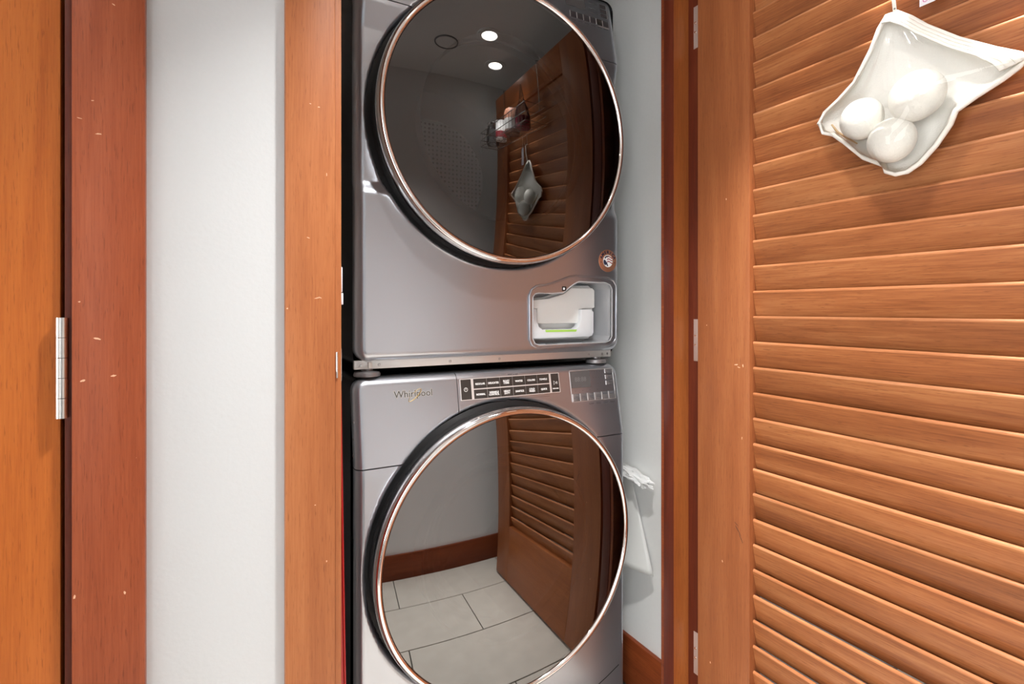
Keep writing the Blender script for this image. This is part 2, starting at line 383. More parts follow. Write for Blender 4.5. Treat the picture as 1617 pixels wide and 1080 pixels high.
for i, (x, z, L_, W_, rt) in enumerate(((.1360, 1.108, .0052, .0009, 12), (.1405, 1.1085, .0030, .0008, -25), (.1260, 1.405, .0018, .0009, 0), (.1385, 1.402, .0024, .0010, 0), (.0935, 1.092, .0012, .0020, 0), (.1500, 1.30, .0008, .0040, 0), (.1330, .79, .0014, .0008, 0), (.1230, 1.20, .0034, .0007, -20), (.1500, .70, .0010, .0022, 0))):
    chip(tr2, front(x, YC, z), L_, W_, rt, seed=40 + i)

# left door with its hinges
d1 = empty('door_1', (XDL - .006, .895, 0), 'orange-brown flush wooden door at the far left edge', 'door', kind='structure')
box('door_leaf', XDL - .81, XDL - .0058, .888, .928, .008, HZ - .004, W_doorL, d1, .0015)
box('rebate', XDL - .0058, XDL - .0004, .915, .93, .008, HZ - .004, M_blackp, d1)
def hinge_barrel(zc):
    hx, hy = -.1725, .8775
    h = box('hinge', hx - .002, hx + .0125, hy + .004, hy + .0065, zc - .058, zc + .058, M_steel, d1, .0006)
    h['label'] = 'satin steel butt hinge'
    n = 5; hh = .1285 / n
    for i in range(n):
        z0 = zc - .06425 + i * hh
        lathe('knuckle', [(0, 0), (.0066, 0), (.0066, hh - .0007), (0, hh - .0007)], M_barrel, h, T(hx, hy, z0), 40)
    for dz in (-.036, -.022, -.006, .02):
        lathe('screw', [(0, .0012), (.0028, .0008), (.003, 0)], M_chrome, h, front(hx + .0098, hy + .004, zc + dz), 16)
hinge_barrel(1.0163); hinge_barrel(.24); hinge_barrel(1.80)

# ------------------------------------------------------------------ louvred door, standing open at a right angle
XD = .970; DT = .035; YH = .8795; DW = .80
d2 = empty('door_2', (XD + DT / 2, YH, 0), 'open brown louvred wooden door with angled slats filling the right side', 'door', kind='structure')
SW = .1375
box('stile', XD, XD + DT, YH - SW, YH, .012, HZ - .006, W_stile, d2, .0018)
box('stile', XD, XD + DT, YH - DW, YH - DW + SW, .012, HZ - .006, W_stile, d2, .0018)
SY0, SY1 = YH - DW + SW, YH - SW
st_ = bpy.data.objects['stile']
for i, (y, z, L_, W_, rt) in enumerate(((.774, .973, .0050, .0014, 8), (.768, .968, .0042, .0010, -10), (.7575, .972, .0014, .0040, 15), (.853, 1.055, .0012, .0012, 0), (.843, .30, .0012, .0026, 10), (.81, .54, .0010, .0030, 20), (.80, 1.33, .0010, .0026, 0), (.76, .82, .0008, .0034, 0))):
    chip(st_, T(XD, y, z) @ SIDE, L_, W_, rt, seed=80 + i)
for i, (y, z, L_, W_, rt) in enumerate(((.770, .622, .0150, .0009, -52), (.762, .606, .0120, .0008, -60), (.774, .634, .0070, .0006, -30))):
    chip(st_, T(XD, y, z) @ SIDE, L_, W_, rt, M_crack, 120 + i, 'crack')
W_rail = wood('louvre_rail_wood', (.26, .080, .030), (.33, .110, .042), (.39, .145, .058), 'Y', .42, .2)
box('rail', XD, XD + DT, SY0, SY1, .012, .290, W_rail, d2, .0012)
box('rail', XD, XD + DT, SY0, SY1, HZ - .13, HZ - .006, W_rail, d2, .0012)
pitch = .0528; slen = SY1 - SY0 - .0006
def slat_mesh():
    ch, tk, a = .0600, .0080, R(14.0)
    prof = []                                   # local (u along the slat downwards, n thickness)
    for i in range(7): prof.append((tk / 2 - tk / 2 * math.cos(R(-90 + 180 * i / 6)) , tk / 2 * math.sin(R(-90 + 180 * i / 6))))
    for i in range(5): prof.append((ch - tk / 2 + tk / 2 * math.cos(R(90 - 180 * i / 4)), tk / 2 * math.sin(R(90 - 180 * i / 4))))
    V = []; n = len(prof)
    for y in (-slen / 2, slen / 2):
        for u, t in prof:
            # top edge towards the viewer, foot towards the far side
            V.append((u * math.sin(a) + (t + tk / 2) * math.cos(a), y, -u * math.cos(a) + (t) * math.sin(a)))
    F = [(i, (i + 1) % n, n + (i + 1) % n, n + i) for i in range(n)] + [tuple(range(n))[::-1], tuple(range(n, 2 * n))]
    return V, F
V, F = slat_mesh(); s0 = None
zt = 1.0765 - 14 * pitch
while zt < HZ - .10:
    Mx = T(XD + .0095 + random.uniform(-.0006, .0006), (SY0 + SY1) / 2, zt + random.uniform(-.0008, .0008)) @ Matrix.Rotation(R(random.uniform(-.9, .9)), 4, 'Y')
    if s0 is None:
        s0 = mesh('slat', V, F, W_slat, d2, True, Mx, 40)
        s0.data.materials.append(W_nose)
        bm = bmesh.new(); bm.from_mesh(s0.data); bmesh.ops.recalc_face_normals(bm, faces=list(bm.faces))
        bm.faces.ensure_lookup_table()
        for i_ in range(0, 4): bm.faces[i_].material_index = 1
        bm.to_mesh(s0.data); bm.free()
    else: dup(s0, d2, Mx, 'slat')
    zt += pitch
for zc in (.286, 1.0187, 1.751):              # hinges on the jamb side
    h = box('hinge', XJR - .0016, XJR - .0002, YH - .002, .9035, zc - .049, zc + .049, M_steel, d2, .0004)
    h['label'] = 'satin steel hinge leaf let into the jamb'
    for dz in (-.011, .011):
        lathe('screw', [(0, .0008), (.0024, .0005), (.0028, 0)], M_chrome, h, T(XJR - .0016, .8985, zc + dz) @ SIDE, 16)

# ------------------------------------------------------------------ ceiling cans
def can(x, y, lab, watts=CAN_W, spread=125):
    c = empty('ceiling_light', (x, y, ZC), lab, 'ceiling light', 'recessed lights in the hall ceiling')
    lathe('trim_ring', [(.040, -.004), (.052, -.006), (.062, -.004), (.064, 0.0), (.040, 0.0), (.040, -.004)], M_wplas, c, T(x, y, ZC), 48)
    lathe('lens', [(0, -.002), (.039, -.002)], M_lamp, c, T(x, y, ZC), 40)
    l = bpy.data.lights.new('can_lamp', 'AREA'); l.shape = 'DISK'; l.size = .08; l.energy = watts; l.color = (1.0, .985, .965); l.spread = R(spread)
    lo = bpy.data.objects.new('can_lamp', l); link(lo, c, T(x, y, ZC - .008))
can(.955, .150, 'recessed round ceiling light above the louvred door, mirrored in the dryer glass', CAN_W * .06)
can(.822, .400, 'recessed round ceiling light just before the closet, mirrored at the top of the dryer glass', CAN_W * .95, 58)
can(.400, .460, 'recessed round ceiling light in front of the closet opening', CAN_W * 1.5, 84)
can(-.55, .42, 'added unseen round ceiling light before the left door', CAN_W * .35, 92)  # unseen lamp added to brighten the left door
can(1.9, .42, 'added unseen round ceiling light beyond the louvred door', CAN_W * .5)  # unseen lamp added as extra light at the right of the hall
v = empty('ceiling_speaker', (.638, .255, ZC), 'round white grille in the ceiling mirrored in the dryer glass', 'speaker')
lathe('grille', [(0, -.004), (.045, -.005), (.053, -.003), (.055, 0)], M_ceil, v, T(.638, .255, ZC), 48)
lathe('rim', [(.055, 0), (.056, -.006), (.060, -.006), (.062, 0)], M_key, v, T(.638, .255, ZC), 48)

# ------------------------------------------------------------------ machine bodies
def body_shell(root, XL, XR, zb, zt, Yf, Yback, tilt_from, tilt_deg, rc, rr, door, pieces, shoulder=None, holes=(), gap=.016):
    """sculpted metal front: rounded outline, rolled edge, tilted console, dished door ring"""
    cx, cz, RD = door; hx, hz = (XL + XR) / 2, (zb + zt) / 2; bx, bz = (XR - XL) / 2, (zt - zb) / 2; k = math.tan(R(tilt_deg))
    def sdf(x, z):
        qx, qz = abs(x - hx) - bx + rc, abs(z - hz) - bz + rc
        return -(min(max(qx, qz), 0) + math.hypot(max(qx, 0), max(qz, 0)) - rc)
    def yt(z):
        d = z - tilt_from
        return 0 if d < -.03 else (k * (d + .03) ** 2 / .12 if d < .03 else k * d)
    def yf(x, z):
        y = Yf + yt(z); e = max(sdf(x, z), 0)
        if e < rr: y += rr - math.sqrt(max(rr * rr - (rr - e) ** 2, 0))
        r = math.hypot(x - cx, z - cz); q = (RD + gap - r) / (gap * .8)
        if q > 0: q = min(q, 1.0); y += .032 * (1 - math.sqrt(1 - q * q)) if q < 1 else .032
        if shoulder:
            s_ = min(max((z - shoulder[0]) / shoulder[1], 0), 1); s_ = s_ * s_ * (3 - 2 * s_)
            u_ = min(max((tilt_from - .01 - z) / .05, 0), 1); y += shoulder[2] * s_ * u_
        return y
    def xlim(z):
        d = max(abs(z - hz) - (bz - rc), 0)
        return bx - rc + math.sqrt(max(rc * rc - d * d, 0))
    for (nm, x0, x1, z0, z1, nx, nz, mat, lab) in pieces:
        zs = [z0 + (z1 - z0) * i / nz for i in range(nz + 1)]
        for edge, zz in ((1, z1), (-1, z0)):
            if abs(zz - (zt if edge > 0 else zb)) < 1e-6:
                zs += [zz - edge * rc * (1 - math.cos(R(90 * i / 14))) for i in range(15)] + [zz - edge * rr * (1 - math.cos(R(90 * i / 8))) for i in range(9)]
        zs = sorted(set(round(z, 5) for z in zs))
        V = []; F = []
        ts = sorted(set([round(i / nx, 5) for i in range(nx + 1)] + [round(.06 * (1 - math.cos(R(90 * i / 12))), 5) for i in range(13)] + [round(1 - .06 * (1 - math.cos(R(90 * i / 12))), 5) for i in range(13)]))
        m = len(ts)
        for z in zs:
            xl = xlim(z); a = max(x0, hx - xl); b2 = min(x1, hx + xl)
            for t in ts:
                x = a + (b2 - a) * t; V.append((x, yf(x, z), z))
        for j in range(len(zs) - 1):
            for i in range(m - 1):
                q = (j * m + i, j * m + i + 1, (j + 1) * m + i + 1, (j + 1) * m + i)
                mx_ = sum(V[n_][0] for n_ in q) / 4; mz_ = sum(V[n_][2] for n_ in q) / 4
                if math.hypot(mx_ - cx, mz_ - cz) < RD - .045: continue
                if any(inside(mx_, mz_, h) for h in holes): continue
                F.append(q)
        ring = [i for i in range(m)] + [j * m + m - 1 for j in range(1, len(zs))] + [(len(zs) - 1) * m + i for i in range(m - 2, -1, -1)] + [j * m for j in range(len(zs) - 2, 0, -1)]
        n0 = len(V)
        for q in ring:
            x, y, z = V[q]; V.append((x, max(Yback + yt(z) * 1.0, y + .002), z))
        for i in range(len(ring)):
            j = (i + 1) % len(ring); F.append((ring[i], n0 + i, n0 + j, ring[j]))
        o = mesh(nm, V, F, mat, root, True, None, 50)
        bm = bmesh.new(); bm.from_mesh(o.data); bmesh.ops.remove_doubles(bm, verts=bm.verts, dist=1e-6)
        bmesh.ops.dissolve_degenerate(bm, edges=bm.edges, dist=1e-6)
        loose = [v_ for v_ in bm.verts if not v_.link_faces]; bmesh.ops.delete(bm, geom=loose, context='VERTS'); bm.to_mesh(o.data); bm.free()
        if lab: o['label'] = lab
    return yf
def inside(x, z, P):
    c = False; n = len(P)
    for i in range(n):
        x0, z0 = P[i]; x1, z1 = P[(i + 1) % n]
        if (z0 > z) != (z1 > z) and x < (x1 - x0) * (z - z0) / (z1 - z0) + x0: c = not c
    return c
def door_set(root, cx, cz, RD, Yg, Yf, sag, washer):
    Mf = front(cx, Yg, cz)                       # local z points at the viewer
    dp = Yf - Yg
    lathe('gap_shade_ring', [(RD - .05, -dp - .024), (RD + .006, -dp - .022), (RD + .0065, -dp - .030), (RD - .05, -dp - .034)], M_rubber_shade, root, Mf, 128)  # black ring painted in place of the shade in the door gap
    ring = lathe('door_ring', [(RD - .012, -dp - .022), (RD - .003, -dp - .012), (RD - .0015, -.030), (RD, -.014), (RD - .0012, -.005), (RD - .0045, -.0008), (RD - .009, .0004), (RD - .0135, -.0012), (RD - .0155, -.005), (RD - .0155, -.020)], M_chrome, root, Mf, 160, True, 60)
    ring['label'] = 'polished chrome ring round the door glass'
    RG = RD - .0156; n = 26
    gl = lathe('door_glass', [(RG * i / n, -.0045 + sag * (1 - (i / n) ** 2)) for i in range(n + 1)], M_glass if washer else M_glassd, root, Mf, 160, True, 80)
    gl['label'] = 'smoked mirror-like round door glass'
    # smoked annulus behind the glass and the inner window rim
    lathe('inner_frame', [(RG - .002, -.012), (.255, -.014), (.238, -.020), (.214, -.034), (.208, -.060), (.212, -.075)], M_annul, root, Mf, 128, True, 30)
    if washer:
        lathe('glass_bowl', [(.208, -.035), (.200, -.075), (.188, -.11), (.165, -.135), (.12, -.148), (.0, -.152)], M_bowl, root, Mf, 96)
        lathe('bellows', [(.212, -.07), (.225, -.085), (.222, -.10), (.228, -.115), (.235, -.12)], M_rubber_shade, root, Mf, 96)
    else:
        lathe('opening_ring', [(.212, -.075), (.222, -.090), (.226, -.105), (.222, -.118), (.232, -.122)], M_drum, root, Mf, 96)
    dr = lathe('drum', [(.235, -.12), (.272, -.14), (.272, -.52), (.26, -.54), (.0, -.545)], M_drumd, root, Mf, 96)
    if not washer:
        lathe('back_plate', [(.0, -.535), (.17, -.535), (.175, -.54)], M_perf, dr, Mf, 64)
    for i in range(3):
        A = R(40 + 120 * i); 
        mesh('drum_baffle', [(.272 * math.cos(A + d_) * q, .272 * math.sin(A + d_) * q, h_) for h_ in (-.16, -.50) for d_, q in ((-.12, 1.0), (0, .78), (.12, 1.0))], [(0, 1, 4, 3), (1, 2, 5, 4), (0, 2, 1), (3, 4, 5)], M_drumd, dr, False, Mf)
def cabinet(root, XL, XR, zb, zt, y0, y1, mat):
    P = rect(XL, XR, zb, zt, .026, 6); n = len(P)
    V = [(x, y0, z) for x, z in P] + [(x, y1, z) for x, z in P]
    F = [(i, n + i, n + (i + 1) % n, (i + 1) % n) for i in range(n)] + [tuple(range(n, 2 * n))]
    o = mesh('cabinet', V, F, mat, root, True)
    o['label'] = 'glossy black enamelled cabinet'; return o

# ------------------------------------------------------------------ washer
XL, XR, YF = .243, .929, 1.080; XC = .586; ZS = .770; ZT = .9485; TD = 10.5
wa = empty('washing_machine', (XC, 1.45, 0), 'grey metallic front-loading washing machine, lower of the stacked pair', 'washing machine')
US = XC - .1165
WD = (XC, .554, .3185)
yfw = body_shell(wa, XL, XR, .012, ZT, YF, YF + .030, ZS, TD, .028, .017, WD,
    [('front_panel', XL, XR, .012, ZS - .0012, 130, 150, M_silver, 'metallic grey front panel'),
     ('detergent_drawer', XL, US - .0007, ZS + .0012, ZT, 60, 34, M_silver, 'metallic grey detergent drawer front'),
     ('console', US + .0007, XR, ZS + .0012, ZT, 90, 34, M_silver, 'metallic grey control console')])
cabinet(wa, XL + .001, XR - .001, .012, .9505, YF + .060, 1.86, M_black)
box('top_cap', XL + .02, XR - .02, YF + .064, YF + .12, .938, .9505, M_blackp, wa, .002)
box('seam_backing', XL + .008, XR - .008, YF + .026, YF + .029, ZS - .01, ZS + .01, M_blackp, wa)
for dz in (.862, .827, .793):
    box('vent_slot', XL - .0006, XL + .002, YF + .026, YF + .036, dz - .0022, dz + .0022, M_key, wa, .0008)
for fx in (XL + .05, XR - .05):
    for fy in (1.15, 1.8):
        lathe('foot', [(0, 0), (.022, 0), (.022, .012), (0, .012)], M_blackp, wa, T(fx, fy, 0), 24)
door_set(wa, WD[0], WD[1], WD[2], 1.035, YF, .014, True)
# curved groove above the kick panel
def groove(pts):
    V = []
    for x, z in pts: V += [(x, yfw(x, z) - .0006, z + .0013), (x, yfw(x, z) - .0006, z - .0013)]
    mesh('kick_seam', V, [(2 * i, 2 * i + 1, 2 * i + 3, 2 * i + 2) for i in range(len(pts) - 1)], M_blackp, wa)
P_ = [(.345, 0), (.32, .009), (.28, .028), (.23, .048), (.17, .066), (.08, .079), (0, .083)]
groove([(XC + u, .188 - d) for u, d in P_]); groove([(XC - u, .188 - d) for u, d in P_])

MP = tilted(XC, YF, ZS, TD)                       # console plane: local x across, y up the slope, z outward
def on(u, v, h=0.0): return MP @ T(u, v, h)
H0 = .0002
# logo
lg = text('logo', 'Whirlpool', .0206, M_palepr, wa, on(-.2178, .1432, .0006), .0003, .0009, sx=1.0)
bb_ = [v_.co.x for v_ in lg.data.vertices]; sxl = .0862 / (max(bb_) - min(bb_))
for v_ in lg.data.vertices: v_.co.x *= sxl
lg['label'] = 'raised maker lettering with a gold swoosh'
l2 = text('lettering', 'Whirlpool', .0206, plain('logo_grey', (.09, .088, .085), .35, .5), lg, on(-.2178, .1432, .0011), .0003, .0001)
for v_ in l2.data.vertices: v_.co.x *= sxl
sw = []
for i in range(33):
    a_ = R(-235 + 330 * i / 32); ex, ey = .0185 * math.cos(a_), .0052 * math.sin(a_); c_, s_ = math.cos(R(41)), math.sin(R(41))
    sw.append((-.2150 + ex * c_ - ey * s_, .1402 + ex * s_ + ey * c_, .0014))
tube('swoosh', sw, [.0003 + .0006 * math.sin(math.pi * i / 32) for i in range(33)], M_gold, lg, False, 6, MP)
# button strip
fr = frame2d('button_frame', rect(-.1100, .1545, .1195, .1672), rect(-.1085, .1530, .1209, .1658), 0, .0016, M_trim, wa, MP); fr['label'] = 'pale metal trim round the cycle buttons'
box('divider', -.0832, -.0775, .1209, .1658, 0, .0016, M_trim, fr, 0, MP)
box('divider', .1252, .1300, .1209, .1658, 0, .0016, M_trim, fr, 0, MP)
box('divider', -.0775, .1252, .1415, .1439, 0, .0016, M_trim, fr, 0, MP)
bp_ = box('power_button', -.1085, -.0832, .1209, .1658, 0, .0011, M_btn, wa, 0, MP)
lathe('power_symbol', [(.0036, .0013), (.0046, .0013), (.0046, .0011), (.0036, .0011)], M_white, bp_, on(-.0965, .1432), 24)
box('power_symbol', -.0970, -.0960, .1425, .1460, .0011, .0014, M_white, bp_, 0, MP)
LB = [['REGULAR', 'DELICATES', 'BULKY\nITEMS', 'WHITES', 'COLORS', 'TOWELS'], ['NORMAL', 'WRINKLE\nCONTROL', 'HEAVY\nDUTY', 'SANITIZE', 'COLD\nWASH', 'QUICK']]
bw = (.1252 + .0775) / 6
for r_ in range(2):
    z0, z1 = ((.1439, .1658), (.1209, .1415))[r_]
    for c_ in range(6):
        x0 = -.0775 + bw * c_
        b_ = box('cycle_button', x0 + .0003, x0 + bw - .0003, z0, z1, 0, .0011, M_btn, wa, 0, MP)
        text('lettering', LB[r_][c_], .0060, M_white, b_, on(x0 + bw / 2, (z0 + z1) / 2 - .001, .0013), .0001, .0002, sx=.92)
box('button_backing', -.1085, .1530, .1209, .1658, -.002, .0006, M_trim, wa, 0, MP)
bs = box('start_button', .1300, .1530, .1209, .1658, 0, .0011, M_btn, wa, 0, MP)
tube('play_symbol', [(.1375, .1478, .0013), (.1375, .1388, .0013), (.1440, .1433, .0013)], .00055, M_white, bs, True, 6, MP)
for dx in (.1452, .1472): box('pause_bar', dx, dx + .0008, .1400, .1466, .0011, .0014, M_white, bs, 0, MP)
text('lettering', 'Hold to Start', .0031, M_white, bs, on(.1418, .1295, .0013), .0001, .0003)
for vv, ss in ((.1708, 'WHAT to wash'), (.1148, 'HOW to wash')):
    t_ = text('caption', ss, .0042, M_greyprint, wa, on(.0262, vv, .0004), .0001, .0001)
    for a_, b_ in ((-.0765, .0085), (.0440, .1235)): box('caption_rule', a_, b_, vv - .0003 + (.002 if vv > .15 else -.002), vv + .0002 + (.002 if vv > .15 else -.002), 0, .0003, M_greyprint, t_, 0, MP)
# display block
dp_ = frame2d('display_frame', rect(.1868, .3245, .0915, .1700, .002), rect(.1876, .3237, .0923, .1692, .002), 0, .0009, M_trim, wa, MP)
sn = plate('screen', rect(.1885, .2485, .1262, .1675), 0, .0008, M_screen, dp_, MP)
sn['label'] = 'dark display window'
for r_ in range(4):
    text('segment_digits', '88:88' if r_ == 0 else '', .016, plain('ghost_digits', (.19, .18, .18), .4), dp_, on(.2185, .1465, .0011), .0001) if r_ == 0 else None
KL = ['Clean\nWasher', 'Drain\n& Spin', 'Steam\nClean', 'Extra\nRinse', '', '']
for i in range(6):
    x0 = .1903 + i * .02245
    kx = box('touch_key', x0, x0 + .0205, .0935, .1115, 0, .0013, M_key, wa, .0005, MP)
    box('key_edge', x0 - .0008, x0 + .0002, .0935, .1115, 0, .0017, M_trim, kx, 0, MP)
    if KL[i]: text('lettering', KL[i], .0049, M_greyprint, kx, on(x0 + .0103, .1022, .0014), .0001, .0001)
    else: box('dark_mark', x0 + .003, x0 + .0172, .1045, .1098, .0012, .0015, M_greyprint, kx, 0, MP)
    box('indicator_dot', x0 + .0095, x0 + .0108, .1178, .1189, 0, .0003, M_greyprint, wa, 0, MP)
    if i > 1: box('caption_mark', x0 + .002, x0 + .018, .0848, .0856, 0, .0003, M_greyprint, wa, 0, MP); box('caption_mark', x0 + .003, x0 + .016, .0826, .0833, 0, .0003, M_greyprint, wa, 0, MP)
for i, s_ in enumerate(('Temp', 'Spin', 'Soil')):
    v0 = .1590 - i * .0150
    kx = box('touch_key', .2995, .3225, v0 - .0010, v0 + .0092, 0, .0011, M_key, wa, .0004, MP)
    box('key_edge', .2978, .2988, v0 - .001, v0 + .0095, 0, .0015, M_trim, kx, 0, MP)
    text('lettering', s_, .0054, M_greyprint, kx, on(.311, v0 + .004, .0012), .0001, .0001)
    for q in range(5 if i == 0 else 4):
        box('indicator_dot', .2555 + q * .0085 + i * .004, .2565 + q * .0085 + i * .004, v0 + .0045, v0 + .0054, 0, .0003, M_greyprint, wa, 0, MP) if .2555 + q * .0085 + i * .004 < .293 else None

# ------------------------------------------------------------------ dryer
DXL, DXR, DY = .247, .933, 1.105; DXC = .590; DS = 1.735; DTOP = 1.920; DB = .983
dr_ = empty('tumble_dryer', (DXC, 1.45, .951), 'grey metallic tumble dryer with an open filter hatch, stacked on the washer', 'tumble dryer')
def dz(z): return z + 1.09
po = [(0.6533, 0.0332), (0.6598, 0.0472), (0.6729, 0.0565), (0.7029, 0.06), (0.737, 0.0702), (0.7719, 0.0828), (0.7898, 0.0848), (0.8862, 0.0823), (0.9075, 0.0761), (0.9173, 0.061), (0.9165, -0.0741), (0.9075, -0.0862), (0.8862, -0.0916), (0.6762, -0.092), (0.6614, -0.0845), (0.6539, -0.0717)]
pi_ = [(0.6630, 0.0300), (0.6690, 0.0378), (0.6800, 0.0400), (0.7150, 0.0395), (0.7500, 0.0415), (0.7760, 0.0600), (0.7969, 0.0705), (0.8800, 0.0697), (0.8960, 0.0650), (0.9034, 0.054), (0.9030, -0.0690), (0.8960, -0.0800), (0.8830, -0.0845), (0.6800, -0.0857), (0.6690, -0.0810), (0.6630, -0.0700)]
po = [(x, dz(z)) for x, z in po]; pi_ = [(x, dz(z)) for x, z in pi_]
hole = [((a[0] + b_[0]) / 2, (a[1] + b_[1]) / 2) for a, b_ in zip(po, pi_)]
DD = (DXC, 1.505, .313)
yfd = body_shell(dr_, DXL, DXR, DB, DTOP, DY, DY + .030, DS, TD, .028, .021, DD,
    [('front_panel', DXL, DXR, DB, DS - .0012, 140, 190, M_silver, 'metallic grey front panel with a shoulder below the door'),
     ('console', DXL, DXR, DS + .0012, DTOP, 130, 34, M_silver, 'metallic grey control console')], shoulder=(1.325, .035, .012), holes=[hole], gap=.012)
cabinet(dr_, DXL + .001, DXR - .001, .968, 1.910, DY + .030, 1.86, M_black)
box('seam_backing', DXL + .008, DXR - .008, DY + .026, DY + .029, DS - .01, DS + .01, M_blackp, dr_)
door_set(dr_, DD[0], DD[1], DD[2], 1.050, DY, .017, False)
# base rail, screws and levelling feet on the washer top
rl = box('base_rail', DXL + .001, DXR - .016, DY + .020, DY + .030, .9665, .985, M_steel, dr_, .001)
for sx_ in (.262, .300, .46, .585, .845, .888, .905):
    lathe('screw', [(0, .0016), (.0026, .0010), (.0032, 0)], M_screw, rl, front(sx_, DY + .020, .9745), 16)
box('rail_clip', .276, .284, DY + .016, DY + .021, .969, .981, M_palepr, rl, .001)
for fx, fy in ((.278, 1.140), (.878, 1.140), (.278, 1.80), (.878, 1.80)):
    lathe('foot', [(0, 0), (.027, 0), (.028, .003), (.026, .009), (.012, .012), (.012, .0165), (0, .0165)], M_key, dr_, T(fx, fy, .9507), 32)
# filter hatch
MF = front(0, DY, 0)
lip = frame2d('hatch_lip', po, pi_, -.006, .0022, M_silver, dr_, MF); lip['label'] = 'metallic lip round the open filter hatch'
tube('hatch_rim', [(x, z, .0022) for x, z in po], .0028, M_silver, lip, True, 8, MF)
tube('hatch_rim', [(x, z, .0018) for x, z in pi_], .0016, M_pock, lip, True, 8, MF)
V = [(x, z, -.001) for x, z in pi_] + [(x, z, -.10) for x, z in pi_]; n = len(pi_)
pk = mesh('hatch_pocket', V, [(i, (i + 1) % n, n + (i + 1) % n, n + i) for i in range(n)] + [tuple(range(n, 2 * n))], M_pock, dr_, False, MF)
pk['label'] = 'grey plastic pocket behind the hatch'
bk = [(.700, .0300), (.742, .0330), (.785, .0480), (.806, .0630), (.884, .0655), (.8935, .058), (.8940, .010), (.898, .006), (.898, -.030), (.8940, -.034), (.8935, -.068), (.884, -.078), (.690, -.078), (.690, .0300)]
flt = plate('lint_filter', [(x, dz(z)) for x, z in bk], -.095, -.074, M_wplas, dr_, MF, .002); flt['label'] = 'white plastic lint filter with a lime green strip'
wp = [(.6913, .024), (.742, .0284), (.7885, .041), (.8106, .0566), (.880, .0570), (.8867, .051), (.8867, .0060), (.8840, .0043), (.8463, .0027), (.8444, -.0221), (.8330, -.0352), (.7068, -.0352), (.7068, .0025), (.6913, .004)]
plate('filter_cover', [(x, dz(z)) for x, z in wp], -.074, -.050, M_wplas, flt, MF, .002)
up = [(.6824, .0025), (.6960, .0025), (.6976, 0.000), (.6993, -.0295), (.7040, -.042), (.7148, -.0497), (.8148, -.0504), (.8260, -.043), (.8315, -.0309), (.8334, -.002), (.8350, .0005), (.8640, .0011), (.8733, -.0056), (.8733, -.0603), (.8690, -.068), (.8599, -.0712), (.6857, -.0725), (.6824, -.070)]
plate('filter_handle', [(x, dz(z)) for x, z in up], -.060, -.036, M_wplas2, flt, MF, .0025)
plate('green_strip', [(.7217, dz(-.0508)), (.8185, dz(-.0512)), (.8160, dz(-.0566)), (.7234, dz(-.0562))], -.036, -.0352, M_green, flt, MF)
box('latch_sensor', .7462, .7590, DY - .0032, DY - .0018, dz(.0462), dz(.0574), M_blackp, dr_, .0008)
box('sensor_window', .7490, .7545, DY - .0038, DY - .0028, dz(.0490), dz(.0545), M_wplas2, dr_, .0004)
for a_, b_ in ((.7096, .7370), (.8206, .8465)): box('hatch_slot', a_, b_, DY + .004, DY + .016, dz(-.0849), dz(-.0836), M_blackp, dr_)
# badge
MB = front(.8901, DY - .0004, dz(.1266))
bd = lathe('badge', [(0, .0006), (.0272, .0006), (.0288, .0), (.0288, -.002)], M_copper, dr_, MB, 48); bd['label'] = 'round copper badge with a striped emblem'
for i, ch in enumerate('AMERICA'):
    a_ = 158 - i * (136 / 6)
    text('lettering', ch, .0105, M_navy, bd, MB @ T(.0222 * math.cos(R(a_)), .0222 * math.sin(R(a_)), .0008) @ Matrix.Rotation(R(a_ - 90), 4, 'Z'), .0002, .0004)
plate('emblem', [(.0165 * math.cos(R(a_)) * .95, -.0005 + .0158 * math.sin(R(a_))) for a_ in range(0, 360, 15)], .0006, .0009, M_white, bd, MB)
for k_ in range(3):
    V = []; 
    for i in range(9):
        x_ = -.003 + .0175 * i / 8; y_ = .0095 - k_ * .0065 + .0022 * math.sin(i / 8 * 5.2)
        V += [(x_, y_ + .0014, .0011), (x_, y_ - .0014, .0011)]
    mesh('emblem_stripe', V, [(2 * i, 2 * i + 1, 2 * i + 3, 2 * i + 2) for i in range(8)], M_redpr, bd, False, MB)
plate('emblem_field', [(-.0138, -.006), (-.0095, -.0115), (-.005, -.0095), (-.0025, -.014), (.001, -.0135), (-.002, -.006), (-.0065, -.001), (-.010, .003), (-.014, .001)], .0009, .0011, M_navy, bd, MB)
plate('emblem_field', [(-.011, .008), (-.006, .0125), (.002, .0135), (.001, .0105), (-.005, .009), (-.009, .005)], .0009, .0011, M_navy, bd, MB)
for s_ in (-1, 1): lathe('emblem_dot', [(0, .0009), (.0013, .0009), (.0013, .0006)], M_navy, bd, MB @ T(.0222 * s_, -.004, 0), 12)
# dryer display keys
MD = tilted(DXC, DY, DS, TD)
M_dkey = plain('dark_key_plastic', (.10, .09, .095), .3, .5)
plate('screen', rect(.186, .2465, .132, .1745), 0, .0006, M_screen, dr_, MD)
for i in range(6):
    x0 = .1960 + i * .0206
    kx = box('touch_key', x0, x0 + .0188, .0995, .1165, 0, .0010, M_dkey if i not in (4,) else M_btn, dr_, .0004, MD)
    box('key_edge', x0 - .0007, x0 + .0002, .0995, .1165, 0, .0014, M_trim, kx, 0, MD)
    box('caption_mark', x0 + .002, x0 + .016, .0925, .0935, 0, .0003, M_greyprint, dr_, 0, MD)
box('key_rule', .2845, .3205, .0966, .0975, 0, .0008, M_trim, dr_, 0, MD)
for i in range(3):
    v0 = .126 + i * .0135
    kx = box('touch_key', .296, .3165, v0, v0 + .0105, 0, .0010, M_dkey, dr_, .0004, MD)
    box('key_edge', .3167, .3174, v0, v0 + .0105, 0, .0014, M_trim, kx, 0, MD)
for i in range(3): box('caption_mark', .262, .288, .130 + i * .0135, .1325 + i * .0135, 0, .0003, M_greyprint, dr_, 0, MD)

